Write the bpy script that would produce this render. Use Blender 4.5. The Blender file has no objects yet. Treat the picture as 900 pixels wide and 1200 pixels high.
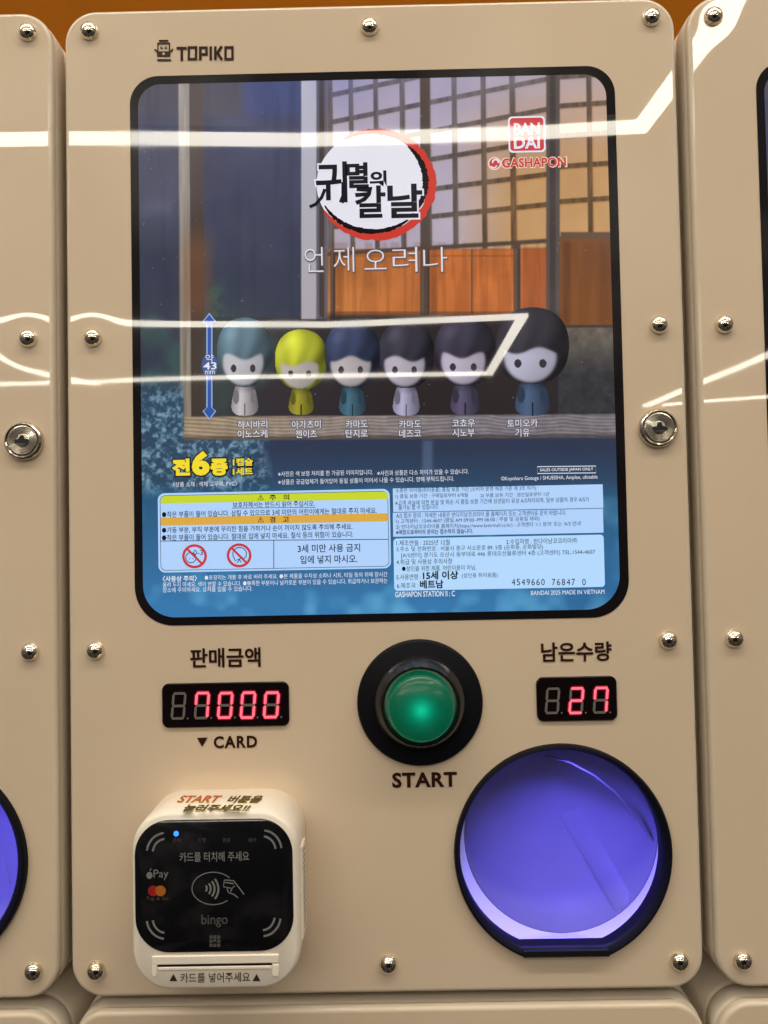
import bpy, bmesh, math, random
import numpy as np
from mathutils import Vector
from mathutils.geometry import tessellate_polygon

random.seed(4); rng = np.random.default_rng(7)
S = bpy.context.scene
COL = S.collection

# ------------------------------------------------------------------ camera
CAM = np.array([0.00515, -0.38321, 0.21156]); ROT = (1.59936, 0.01942, 0.00718); FPX = 900.0
cam = bpy.data.cameras.new('camera'); camo = bpy.data.objects.new('camera', cam); COL.objects.link(camo)
camo.location = CAM; camo.rotation_euler = ROT
cam.sensor_fit = 'VERTICAL'; cam.sensor_height = 36; cam.lens = 36 * FPX / 1200
cam.clip_start = 0.005; cam.clip_end = 60
S.camera = camo
S.render.resolution_x, S.render.resolution_y = 768, 1024
S.view_settings.view_transform = 'Standard'; S.view_settings.look = 'None'
S.view_settings.exposure = 0.0; S.view_settings.gamma = 1.0
S.cycles.max_bounces = 8; S.cycles.sample_clamp_indirect = 4.0
try:
    S.cycles.use_denoising = True
except Exception:
    pass

# ------------------------------------------------------------------ shop light
W = bpy.data.worlds.new('World'); S.world = W; W.use_nodes = True
wn = W.node_tree.nodes; wl = W.node_tree.links
bg = wn['Background']
tc = wn.new('ShaderNodeTexCoord'); sx = wn.new('ShaderNodeSeparateXYZ'); mr = wn.new('ShaderNodeMapRange')
ramp = wn.new('ShaderNodeValToRGB')
wl.new(tc.outputs['Generated'], sx.inputs[0]); wl.new(sx.outputs['Z'], mr.inputs[0])
mr.inputs[1].default_value = -1; mr.inputs[2].default_value = 1
wl.new(mr.outputs[0], ramp.inputs[0])
el = ramp.color_ramp.elements                     # dark floor, dim shelves, bright ceiling
el[0].position = 0.0; el[0].color = (0.045, 0.036, 0.030, 1)
el[1].position = 1.0; el[1].color = (0.95, 0.84, 0.66, 1)
for p_, c_ in ((0.40, (0.05, 0.042, 0.036)), (0.52, (0.16, 0.14, 0.12)), (0.66, (0.22, 0.195, 0.16)), (0.80, (0.50, 0.45, 0.37))):
    e = el.new(p_); e.color = (*c_, 1)
# noise patches added so reflections look like shelves across the aisle
vo = wn.new('ShaderNodeTexNoise'); vo.inputs['Scale'].default_value = 5.5; vo.inputs['Detail'].default_value = 4; wl.new(tc.outputs['Generated'], vo.inputs['Vector'])
pr = wn.new('ShaderNodeMapRange'); pr.inputs[1].default_value = 0.46; pr.inputs[2].default_value = 0.66; pr.inputs[3].default_value = 0.45; pr.inputs[4].default_value = 2.6
wl.new(vo.outputs[0], pr.inputs[0])
# the dark shape of whoever stands in front of the machine
dt = wn.new('ShaderNodeVectorMath'); dt.operation = 'DOT_PRODUCT'; dt.inputs[1].default_value = (0.05, -0.99, -0.14); wl.new(tc.outputs['Generated'], dt.inputs[0])
dm = wn.new('ShaderNodeMapRange'); dm.inputs[1].default_value = 0.90; dm.inputs[2].default_value = 0.95; dm.inputs[3].default_value = 1.0; dm.inputs[4].default_value = 0.12
wl.new(dt.outputs['Value'], dm.inputs[0])
mu = wn.new('ShaderNodeMath'); mu.operation = 'MULTIPLY'; wl.new(pr.outputs[0], mu.inputs[0]); wl.new(dm.outputs[0], mu.inputs[1])
vs_ = wn.new('ShaderNodeVectorMath'); vs_.operation = 'SCALE'; wl.new(ramp.outputs[0], vs_.inputs[0]); wl.new(mu.outputs[0], vs_.inputs['Scale'])
wl.new(vs_.outputs[0], bg.inputs[0])
bg.inputs[1].default_value = 1.0
LAMP_RADIANCE = 19.5
CEIL = CAM[2] + 1.25


def rotm(rx, ry, rz):
    c, s = math.cos, math.sin
    X = np.array([[1, 0, 0], [0, c(rx), -s(rx)], [0, s(rx), c(rx)]])
    Y = np.array([[c(ry), 0, s(ry)], [0, 1, 0], [-s(ry), 0, c(ry)]])
    Z = np.array([[c(rz), -s(rz), 0], [s(rz), c(rz), 0], [0, 0, 1]])
    return Z @ Y @ X


M = rotm(*ROT)


def ray(x, y):
    return M @ np.array([(x - 450) / FPX, -(y - 600) / FPX, -1.0])


def P(x, y, Y=0.0):
    """photo measurement -> (X, Z) on the vertical plane at depth Y"""
    d = ray(x, y); t = (Y - CAM[1]) / d[1]
    q = CAM + t * d
    return float(q[0]), float(q[2])


def proj(X, Y, Z):
    q = np.stack([X - CAM[0], Y - CAM[1], Z - CAM[2]], -1) @ M
    return 450 + FPX * q[..., 0] / -q[..., 2], 600 - FPX * q[..., 1] / -q[..., 2]


def bounce(x, y, zc):
    """where the light seen mirrored in the front plate at (x, y) meets the ceiling"""
    d = ray(x, y); t = -CAM[1] / d[1]; h = CAM + t * d
    r = np.array([d[0], -d[1], d[2]]); k = (zc - h[2]) / r[2]
    q = h + k * r
    return Vector((q[0], q[1]))


MM = 0.000425          # metres in one measured unit at the front plate


def lin(c):
    return tuple((v / 12.92 if v <= 0.04045 else ((v + 0.055) / 1.055) ** 2.4) for v in [k / 255 for k in c])


# ------------------------------------------------------------------ materials
SCREWS = [(105, 37), (433, 32), (763, 21), (109, 396), (772, 381), (112, 762), (783, 750), (113, 1137), (455, 1129), (796, 1126)]


def relief_group():
    """pressed-in dimples round the screws and the faint waviness of the acrylic front"""
    g = bpy.data.node_groups.new('acrylic_relief', 'ShaderNodeTree')
    g.interface.new_socket('Normal', in_out='OUTPUT', socket_type='NodeSocketVector')
    n, l = g.nodes, g.links
    out = n.new('NodeGroupOutput'); t = n.new('ShaderNodeTexCoord')
    acc = None
    for (x, y) in SCREWS:
        X, Z = P(x, y)
        dn = n.new('ShaderNodeVectorMath'); dn.operation = 'DISTANCE'
        l.new(t.outputs['Object'], dn.inputs[0]); dn.inputs[1].default_value = (X, 0, Z)
        a = n.new('ShaderNodeMath'); a.operation = 'DIVIDE'; l.new(dn.outputs['Value'], a.inputs[0]); a.inputs[1].default_value = 0.0105
        b = n.new('ShaderNodeMath'); b.operation = 'MULTIPLY'; l.new(a.outputs[0], b.inputs[0]); l.new(a.outputs[0], b.inputs[1])
        c = n.new('ShaderNodeMath'); c.operation = 'POWER'; c.inputs[0].default_value = math.exp(-1); l.new(b.outputs[0], c.inputs[1])
        if acc is None:
            acc = c
        else:
            s = n.new('ShaderNodeMath'); s.operation = 'ADD'; l.new(acc.outputs[0], s.inputs[0]); l.new(c.outputs[0], s.inputs[1]); acc = s
    inv = n.new('ShaderNodeMath'); inv.operation = 'MULTIPLY'; inv.inputs[1].default_value = -1; l.new(acc.outputs[0], inv.inputs[0])
    no = n.new('ShaderNodeTexNoise'); no.inputs['Scale'].default_value = 14; no.inputs['Detail'].default_value = 0.5
    l.new(t.outputs['Object'], no.inputs['Vector'])
    ad = n.new('ShaderNodeMath'); ad.operation = 'MULTIPLY_ADD'; l.new(no.outputs[0], ad.inputs[0]); ad.inputs[1].default_value = 0.38; l.new(inv.outputs[0], ad.inputs[2])
    bp = n.new('ShaderNodeBump'); bp.inputs['Strength'].default_value = 1.0; bp.inputs['Distance'].default_value = 0.00009
    l.new(ad.outputs[0], bp.inputs['Height'])
    l.new(bp.outputs[0], out.inputs[0])
    return g


RELIEF = relief_group()
MATS = {}


def mat(name, base, rough=0.5, metal=0.0, spec=0.5, emit=None, estr=0.0, relief=False, attr=None, noise=0.0, nscale=40, bump=0.0, bscale=800, coat=0.0, trans=0.0):
    if name in MATS:
        return MATS[name]
    m = bpy.data.materials.new(name); m.use_nodes = True
    n, l = m.node_tree.nodes, m.node_tree.links
    b = n['Principled BSDF']
    b.inputs['Base Color'].default_value = (*base, 1)
    b.inputs['Roughness'].default_value = rough; b.inputs['Metallic'].default_value = metal
    b.inputs['Specular IOR Level'].default_value = spec; b.inputs['Coat Weight'].default_value = coat
    b.inputs['Coat Roughness'].default_value = 0.03
    if emit:
        b.inputs['Emission Color'].default_value = (*emit, 1); b.inputs['Emission Strength'].default_value = estr
    if relief:
        g = n.new('ShaderNodeGroup'); g.node_tree = RELIEF
        l.new(g.outputs[0], b.inputs['Normal'])
        if coat:
            l.new(g.outputs[0], b.inputs['Coat Normal'])
    if relief:      # wiped and fingered gloss
        t = n.new('ShaderNodeTexCoord'); no = n.new('ShaderNodeTexNoise'); no.inputs['Scale'].default_value = 24; no.inputs['Detail'].default_value = 6; no.inputs['Distortion'].default_value = 0.6
        l.new(t.outputs['Object'], no.inputs['Vector'])
        q = n.new('ShaderNodeMapRange'); q.inputs[1].default_value = 0.35; q.inputs[2].default_value = 0.68; q.inputs[3].default_value = rough * 0.7; q.inputs[4].default_value = rough * 2.0
        l.new(no.outputs[0], q.inputs[0]); l.new(q.outputs[0], b.inputs['Roughness'])
    if noise:
        t = n.new('ShaderNodeTexCoord'); no = n.new('ShaderNodeTexNoise'); no.inputs['Scale'].default_value = nscale; no.inputs['Detail'].default_value = 5
        l.new(t.outputs['Object'], no.inputs['Vector'])
        r = n.new('ShaderNodeMapRange'); r.inputs[1].default_value = 0.3; r.inputs[2].default_value = 0.7; r.inputs[3].default_value = 1 - noise; r.inputs[4].default_value = 1 + noise
        l.new(no.outputs[0], r.inputs[0])
        v = n.new('ShaderNodeVectorMath'); v.operation = 'SCALE'; v.inputs[0].default_value = base; l.new(r.outputs[0], v.inputs['Scale'])
        l.new(v.outputs[0], b.inputs['Base Color'])
    if bump:
        t = n.new('ShaderNodeTexCoord'); no = n.new('ShaderNodeTexNoise'); no.inputs['Scale'].default_value = bscale; no.inputs['Detail'].default_value = 3
        l.new(t.outputs['Object'], no.inputs['Vector'])
        bp = n.new('ShaderNodeBump'); bp.inputs['Strength'].default_value = 0.5; bp.inputs['Distance'].default_value = bump
        l.new(no.outputs[0], bp.inputs['Height']); l.new(bp.outputs[0], b.inputs['Normal'])
    if attr:
        a = n.new('ShaderNodeAttribute'); a.attribute_name = attr
        sc = n.new('ShaderNodeVectorMath'); sc.operation = 'SCALE'; sc.inputs['Scale'].default_value = 0.35
        l.new(a.outputs['Color'], sc.inputs[0]); l.new(sc.outputs[0], b.inputs['Base Color'])
        l.new(a.outputs['Color'], b.inputs['Emission Color']); b.inputs['Emission Strength'].default_value = estr
    MATS[name] = m
    return m


BEIGE = mat('beige_backed_acrylic', (0.735, 0.585, 0.430), 0.018, relief=True, noise=0.035, nscale=6)
EDGE = mat('polished_plate_edge', (0.72, 0.60, 0.46), 0.12, noise=0.02)
SHELL = mat('white_moulded_plastic', (0.74, 0.65, 0.53), 0.36, noise=0.03, bump=0.00004, bscale=900)
BLACKP = mat('black_print_behind_acrylic', (0.010, 0.008, 0.010), 0.018, relief=True)
BROWNP = mat('dark_brown_ink', (0.040, 0.014, 0.010), 0.018, relief=True)
CHROME = mat('worn_chrome', (0.87, 0.79, 0.65), 0.05, metal=1.0, noise=0.05, nscale=300)
STEEL = mat('brushed_steel', (0.60, 0.56, 0.49), 0.26, metal=1.0, noise=0.12, nscale=500)
GOLD = mat('warm_nickel', (0.66, 0.59, 0.48), 0.14, metal=1.0)
HOLE = mat('dark_keyhole', (0.006, 0.005, 0.005), 0.6)
RUBBER = mat('black_glossy_plastic', (0.010, 0.010, 0.012), 0.14, spec=0.5, noise=0.1, nscale=60)
RUBBERM = mat('black_satin_plastic', (0.006, 0.006, 0.009), 0.45, spec=0.12)
TUBE = mat('white_chute_wall', (0.56, 0.56, 0.66), 0.5, noise=0.03)
BOWL = mat('grey_chute_flap', (0.145, 0.140, 0.19), 0.5, spec=0.2, noise=0.06, nscale=30)
SMOKE = mat('dark_display_window', (0.007, 0.004, 0.005), 0.03)
UNLIT = mat('off_segment_faint_glow', (0.085, 0.075, 0.062), 0.4, emit=(0.05, 0.043, 0.035), estr=0.9)  # faint emission lifts the segments that are switched off
HALO = mat('painted_red_halo', (0.2, 0.0, 0.01), 0.4, emit=(1.0, 0.0, 0.05), estr=0.16)  # dim red glow painted as wider copies behind lit segments
LIT = mat('lit_red_segment', (0.3, 0.02, 0.03), 0.4, emit=(1.0, 0.17, 0.24), estr=1.15)
READERW = mat('ivory_reader_plastic', (0.93, 0.84, 0.72), 0.34, noise=0.015, bump=0.00003, bscale=1200)
GLASSK = mat('black_reader_glass', (0.006, 0.006, 0.008), 0.05)
GREYI = mat('grey_reader_ink', (0.21, 0.205, 0.20), 0.3)
DIMI = mat('dim_reader_ink', (0.085, 0.08, 0.078), 0.3)
INKK = mat('black_reader_ink', (0.03, 0.016, 0.010), 0.5)
LEDB = mat('blue_status_lamp', (0.02, 0.08, 0.5), 0.3, emit=(0.02, 0.14, 1.0), estr=3.0)
REDI = mat('red_sticker_ink', (0.50, 0.055, 0.02), 0.5)
YELI = mat('yellow_sticker_outline', (0.66, 0.55, 0.10), 0.5)
LAMP = mat('white_lamp_diffuser', (0.8, 0.8, 0.8), 0.5, emit=(1.0, 0.93, 0.80), estr=LAMP_RADIANCE)
HOUSE = mat('lamp_housing_white', (0.7, 0.7, 0.68), 0.5)
WALLM = mat('orange_painted_wall', (0.28, 0.082, 0.0005), 0.8, spec=0.1, noise=0.05, nscale=12)


def ink(c, e=0.72):
    """a colour printed on the backlit poster"""
    key = 'poster_ink_%02x%02x%02x' % tuple(c)
    L = lin(c)
    return mat(key, tuple(v * 0.35 for v in L), 0.018, relief=True, emit=L, estr=e)


# ------------------------------------------------------------------ mesh helpers
def link(name, verts, faces, material, parent=None, smooth=False, mats=None):
    me = bpy.data.meshes.new(name); me.from_pydata([tuple(v) for v in verts], [], faces)
    for mm in (material if isinstance(material, (list, tuple)) else [material]):
        me.materials.append(mm)
    if mats:
        me.polygons.foreach_set('material_index', mats)
    if smooth:
        me.polygons.foreach_set('use_smooth', [True] * len(me.polygons))
    me.update()
    bm = bmesh.new(); bm.from_mesh(me); bmesh.ops.recalc_face_normals(bm, faces=bm.faces); bm.to_mesh(me); bm.free()
    o = bpy.data.objects.new(name, me); COL.objects.link(o)
    if parent:
        o.parent = parent
    return o


class MB:
    def __init__(s): s.v = []; s.f = []; s.m = []
    def poly(s, pts, m=0):
        b = len(s.v); s.v += [tuple(p) for p in pts]; s.f.append(list(range(b, b + len(pts)))); s.m.append(m)
    def rings(s, rings, cap0=False, cap1=False, m=0, closed=True):
        b = len(s.v); n = len(rings[0])
        for r in rings: s.v += [tuple(p) for p in r]
        for k in range(len(rings) - 1):
            for i in range(n if closed else n - 1):
                j = (i + 1) % n
                s.f.append([b + k * n + i, b + k * n + j, b + (k + 1) * n + j, b + (k + 1) * n + i]); s.m.append(m)
        if cap0: s.f.append([b + i for i in range(n)]); s.m.append(m)
        if cap1: s.f.append([b + (len(rings) - 1) * n + i for i in range(n)]); s.m.append(m)
    def holed(s, outer, inner, y, m=0):
        b = len(s.v)
        tris = tessellate_polygon([[Vector((p[0], p[1], 0)) for p in outer], [Vector((p[0], p[1], 0)) for p in inner]])
        s.v += [(p[0], y, p[1]) for p in list(outer) + list(inner)]
        for t in tris: s.f.append([b + i for i in t]); s.m.append(m)
    def text(s, t, m=0):
        vs, fs = t; b = len(s.v); s.v += vs; s.f += [[b + i for i in f] for f in fs]; s.m += [m] * len(fs)
    def build(s, name, material, parent=None, smooth=False):
        return link(name, s.v, s.f, material, parent, smooth, s.m if isinstance(material, (list, tuple)) else None)


def flat_smooth(o, deg=40):
    me = o.data
    me.polygons.foreach_set('use_smooth', [True] * len(me.polygons))
    try:
        me.set_sharp_from_angle(angle=math.radians(deg))
    except Exception:
        pass
    return o


def rrect(x0, z0, x1, z1, r, n=10):
    """rounded rectangle; r = radius or (tl, tr, br, bl)"""
    if not isinstance(r, (tuple, list)): r = (r,) * 4
    out = []
    for (cx, cz, a0, rr) in ((x0 + r[0], z1 - r[0], 180, r[0]), (x1 - r[1], z1 - r[1], 90, r[1]), (x1 - r[2], z0 + r[2], 0, r[2]), (x0 + r[3], z0 + r[3], -90, r[3])):
        for k in range(n + 1):
            a = math.radians(a0 - 90 * k / n)
            out.append((cx + rr * math.cos(a), cz + rr * math.sin(a)))
    return out


def circ(cx, cz, r, n=48, a0=0):
    return [(cx + r * math.cos(2 * math.pi * k / n + a0), cz + r * math.sin(2 * math.pi * k / n + a0)) for k in range(n)]


def at_y(pts, y): return [(p[0], y, p[1]) for p in pts]


def inset_rr(box, r, i, n=10):
    x0, z0, x1, z1 = box
    rr = tuple(max(1e-5, k - i) for k in (r if isinstance(r, (tuple, list)) else (r,) * 4))
    return rrect(x0 + i, z0 + i, x1 - i, z1 - i, rr, n)


def lathe(mb, X, Z, prof, n=48, m=0, cap=True):
    mb.rings([at_y(circ(X, Z, r, n), y) for r, y in prof], False, cap, m)


_cu = bpy.data.curves.new('lettering_source', 'FONT'); _to = bpy.data.objects.new('lettering_source', _cu)
_cu.resolution_u = 3


def glyphs(body, weight=0.0, shear=0.0, space=1.0):
    _cu.body = body; _cu.size = 1; _cu.offset = weight; _cu.shear = shear; _cu.space_character = space
    me = bpy.data.meshes.new_from_object(_to)
    v = [tuple(p.co) for p in me.vertices]; f = [list(p.vertices) for p in me.polygons]
    bpy.data.meshes.remove(me)
    return v, f


def words(body, x0, x1, yc, h, y=-0.0003, weight=0.0, shear=0.0, space=1.0, Y=0.0):
    """lettering filling the measured box x0..x1, centred on yc, h high, on the plane of depth Y"""
    v, f = glyphs(body, weight, shear, space)
    a = np.array(v); lo, hi = a[:, :2].min(0), a[:, :2].max(0)
    xm = (x0 + x1) / 2
    c = P(xm, yc, Y); L = P(x0, yc, Y); R = P(x1, yc, Y); T = P(xm, yc - h / 2, Y); B = P(xm, yc + h / 2, Y)
    w = R[0] - L[0]; hh = T[1] - B[1]
    u = (a[:, :2] - (lo + hi) / 2) / np.maximum(hi - lo, 1e-6) * [w, hh]
    return [(c[0] + p[0], Y + y, c[1] + p[1]) for p in u], f


def thing(name, label, cat, loc=(0, 0, 0), group=None):
    o = bpy.data.objects.new(name, None); COL.objects.link(o); o.empty_display_size = 0.02
    o.location = loc; o['label'] = label; o['category'] = cat
    if group: o['group'] = group
    return o


def tag(o, label, cat, group=None):
    o['label'] = label; o['category'] = cat
    if group: o['group'] = group
    return o


def box_px(x0, y0, x1, y1, Y=0.0):
    """measured box (its own edges as seen at mid height) -> world box"""
    ym, xm = (y0 + y1) / 2, (x0 + x1) / 2
    a = P(x0, ym, Y); b = P(x1, ym, Y); t = P(xm, y0, Y); d = P(xm, y1, Y)
    return a[0], d[1], b[0], t[1]


# ------------------------------------------------------------------ ceiling lamps of the shop (behind the photographer, seen mirrored)
LZ = CEIL


def lamp(pts, label, width=0.045, thick=0.02):
    mb = MB(); n = len(pts); L = []; R = []
    for i, p in enumerate(pts):
        d = Vector((0, 0))
        if i > 0: d += (p - pts[i - 1]).normalized()
        if i < n - 1: d += (pts[i + 1] - p).normalized()
        d.normalize(); nrm = Vector((-d.y, d.x))
        seg = (p - pts[i - 1]).normalized() if i > 0 else (pts[1] - p).normalized()
        k = 1 / max(0.45, abs(seg.dot(d)))
        L.append(p + nrm * width / 2 * k); R.append(p - nrm * width / 2 * k)
    rings = [[(l.x, l.y, LZ), (r.x, r.y, LZ), (r.x, r.y, LZ + thick), (l.x, l.y, LZ + thick)] for l, r in zip(L, R)]
    mb.rings(rings, True, True)
    r = thing('ceiling_lamp', label, 'lamp', (0, 0, 0), 'white light lines on the ceiling, seen as reflections')
    mb.build('diffuser', LAMP, r)
    hb = MB()
    hb.rings([[(l.x, l.y, LZ + thick + 0.001), (q.x, q.y, LZ + thick + 0.001), (q.x, q.y, LZ + thick + 0.02), (l.x, l.y, LZ + thick + 0.02)] for l, q in zip(L, R)], True, True)
    hb.build('housing', HOUSE, r)
    return r


B = lambda x, y: bounce(x, y, LZ)
lamp([B(-260, 172), B(80, 166), B(350, 168), B(608, 160), B(752, 152), B(800, 88), B(905, -60)], 'bright light line mirrored across the top of the poster', 0.048)
lamp([B(-200, 378), B(150, 381), B(380, 383), B(612, 373), B(573, 439), B(370, 442), B(180, 446), B(-150, 456)], 'bent light line mirrored across the small round toys in the poster', 0.056)
lamp([B(-150, 352), B(55, 440), B(115, 451)], 'short slanting light line mirrored beside the left edge screw', 0.062)
lamp([B(757, 477), B(828, 447), B(900, 417), B(1050, 356)], 'slanting light line mirrored above the steel key lock', 0.075)
lamp([B(776, 476), B(830, 471), B(900, 466), B(1100, 454)], 'level light line mirrored just above the steel key lock', 0.06)
# added unseen run overhead, lighting the fronts from above
lamp([Vector((-1.6, -0.62)), Vector((0.1, -0.58)), Vector((1.7, -0.64))], 'added overhead light line, unseen, lighting the machine fronts', 0.10)

# ------------------------------------------------------------------ the wall behind
wb = MB()
wb.rings([[(-3, 0.34, -1.2), (3, 0.34, -1.2), (3, 0.40, -1.2), (-3, 0.40, -1.2)], [(-3, 0.34, 2.2), (3, 0.34, 2.2), (3, 0.40, 2.2), (-3, 0.40, 2.2)]], True, True)
wall = wb.build('wall', WALLM); wall['kind'] = 'structure'
tag(wall, 'orange painted wall behind the tops of the machines', 'wall')

# ------------------------------------------------------------------ machine
x0, _ = P(79.5, 600); x1, _ = P(808.5, 600)
_, z1 = P(440, 4.5); _, z0 = P(455, 1164)
PANEL = (x0, z0, x1, z1); PR = 38 * MM
PITCH_X = P(848.5, 381)[0] - P(109, 392)[0]
CH_C = P(659, 999); CH_R = 125.5 * MM; CH_FLAT = P(660, 1119)[1]
CHO = (P(657, 997)[0], P(657, 997)[1]); CHI_R = 116.5 * MM; CHI_FLAT = P(660, 1106)[1]


def dring(c, r, flat, n=72):
    """circle cut off by a level chord at the bottom"""
    s = (c[1] - flat) / r; s = min(0.999, s)
    a = math.acos(s)          # half angle of the chord, measured from straight down
    out = []
    for k in range(n + 1):
        t = -math.pi / 2 + a + (2 * math.pi - 2 * a) * k / n
        out.append((c[0] + r * math.cos(t), c[1] + r * math.sin(t)))
    for k in range(1, 8):
        u = k / 8
        p, q = out[n], out[0]
        out.append((p[0] + (q[0] - p[0]) * u, flat))
        if k == 7: break
    return out


def digit(mb, body, x0p, x1p, y0p, y1p, seg_on, unlit=True):
    pass


SEGS = {'0': 'abcdef', '1': 'bc', '2': 'abged', '3': 'abgcd', '4': 'fgbc', '5': 'afgcd', '6': 'afgedc', '7': 'abcf', '8': 'abcdefg', '9': 'abcdfg', ' ': ''}


def seven(bx, ch, slant=0.09):
    """returns (lit, unlit) MBs for one seven-segment digit filling the world box bx"""
    X0, Z0, X1, Z1 = bx; w, h = X1 - X0, Z1 - Z0; t = 0.17 * w; g = 0.03 * w
    def sl(p): return (p[0] + (p[1] - (Z0 + Z1) / 2) * slant, p[1])
    zm = (Z0 + Z1) / 2
    def hs(z, inv=0):
        return [(X0 + g + t * .15, z), (X0 + g + t * .65, z + t / 2), (X1 - g - t * .65, z + t / 2), (X1 - g - t * .15, z), (X1 - g - t * .65, z - t / 2), (X0 + g + t * .65, z - t / 2)]
    def vs(x, za, zb):
        return [(x, za + g), (x + t / 2, za + g + t * .5), (x + t / 2, zb - g - t * .5), (x, zb - g), (x - t / 2, zb - g - t * .5), (x - t / 2, za + g + t * .5)]
    sh = {'a': hs(Z1 - t / 2), 'g': hs(zm), 'd': hs(Z0 + t / 2), 'f': vs(X0 + t / 2, zm, Z1 - t / 2), 'b': vs(X1 - t / 2, zm, Z1 - t / 2), 'e': vs(X0 + t / 2, Z0 + t / 2, zm), 'c': vs(X1 - t / 2, Z0 + t / 2, zm)}
    lit, un = MB(), MB()
    for k, p in sh.items():
        if k in SEGS[ch]:                       # painted halo: red glow bleeding round a lit segment
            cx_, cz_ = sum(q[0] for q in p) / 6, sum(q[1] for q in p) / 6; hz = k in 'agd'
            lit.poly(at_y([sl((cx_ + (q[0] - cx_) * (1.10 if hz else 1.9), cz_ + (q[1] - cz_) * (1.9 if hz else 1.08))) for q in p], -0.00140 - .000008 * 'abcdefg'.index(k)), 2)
        (lit if k in SEGS[ch] else un).poly(at_y([sl(q) for q in p], -0.0016 if k in SEGS[ch] else -0.0015))
    un.poly(at_y(circ(X1 + t * .75, Z0 + t * .45, t * .38, 10), -0.0015))
    return lit, un


def display(root, outer, digits, label):
    bx = box_px(*outer)
    mb = MB()
    mb.rings([at_y(inset_rr(bx, 8 * MM, i), y) for i, y in ((0, 0.0005), (0, -0.0008), (0.0004, -0.0012))], False, True)
    d = mb.build('digital_display', SMOKE, root); d['label'] = label
    for ch, b in digits:
        lit, un = seven(box_px(*b), ch)
        if ch == ' ':
            un.build('unlit_digit', UNLIT, d)
        else:
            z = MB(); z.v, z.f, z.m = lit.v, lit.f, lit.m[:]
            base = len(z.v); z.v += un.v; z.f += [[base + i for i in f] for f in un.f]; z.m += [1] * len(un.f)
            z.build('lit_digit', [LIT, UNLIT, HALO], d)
    return d


def screw(root, X, Z, r=11 * MM):
    mb = MB()
    prof = [(r, 0.0003), (r, -0.0006), (r * .97, -0.0009)]
    for k in range(1, 10):
        a = math.pi / 2 * k / 10
        prof.append((r * .93 * math.cos(a), -0.0009 - 0.0030 * math.sin(a)))
    prof.append((r * 0.02, -0.0039))
    lathe(mb, X, Z, prof, 32)
    return flat_smooth(mb.build('screw', CHROME, root), 50)


def lock(root, X, Z):
    r = 23 * MM
    mb = MB()
    lathe(mb, X, Z, [(r, 0.0003), (r, -0.0015), (r * .96, -0.0023), (r * .86, -0.0030), (r * .80, -0.0028), (r * .77, -0.0018)], 56)
    L = flat_smooth(mb.build('key_lock', GOLD, root), 35)
    c = MB()
    prof = [(r * .775, -0.0012)]
    for k in range(6):
        q = r * (.76 - .07 * k)
        prof += [(q, -0.0030 + (.0002 if k else 0)), (q - r * .045, -0.0032), (q - r * .055, -0.0029)]
    prof += [(r * .30, -0.0031)]
    lathe(c, X, Z, prof, 56)
    flat_smooth(c.build('lock_cylinder', STEEL, L), 25)
    k = MB(); s = r * .30
    k.poly(at_y([(X - s * 1.25, Z - s * .45), (X + s * 1.25, Z - s * .45), (X + s * 1.25, Z + s * .12), (X + s * .5, Z + s * .25), (X + s * .28, Z + s * .9), (X - s * .28, Z + s * .9), (X - s * .5, Z + s * .25), (X - s * 1.25, Z + s * .12)], -0.00335))
    k.build('keyhole', HOLE, L)
    return L


def body(root, hole=True):
    ph = MB()
    ib = 0.0021
    rings = [at_y(inset_rr(PANEL, PR, i, 14), y) for i, y in ((0, 0.0042), (0, 0.0018), (0.0003, 0.0009), (0.0009, 0.0003), (0.0015, 0.00006), (ib, 0.0))]
    ph.rings(rings, False, False, 1)
    inner = inset_rr(PANEL, PR, ib, 14)
    if hole:
        ph.holed(inner, dring(CH_C, CH_R - 0.0015, CH_FLAT + 0.0012), 0.0)
    else:
        ph.poly(at_y(inner, 0.0))
    p = ph.build('front_panel', [BEIGE, EDGE], root)
    me = p.data
    for f in me.polygons: f.use_smooth = f.material_index == 1
    d = MB()
    d.rings([at_y(inset_rr(PANEL, PR, i, 14), y) for i, y in ((0.0012, 0.0046), (0.0002, 0.0052), (-0.0004, 0.0066), (-0.0004, 0.0150), (0.0003, 0.0160), (0.0016, 0.0163))])
    flat_smooth(d.build('door_shell', SHELL, root), 60)
    c = MB()
    c.rings([at_y(inset_rr(PANEL, PR, i, 14), y) for i, y in ((0.004, 0.0166), (0.0012, 0.0168), (0.0002, 0.0176), (-0.0004, 0.019), (-0.0004, 0.300))], False, True)
    flat_smooth(c.build('cabinet', SHELL, root), 60)
    return p


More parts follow.
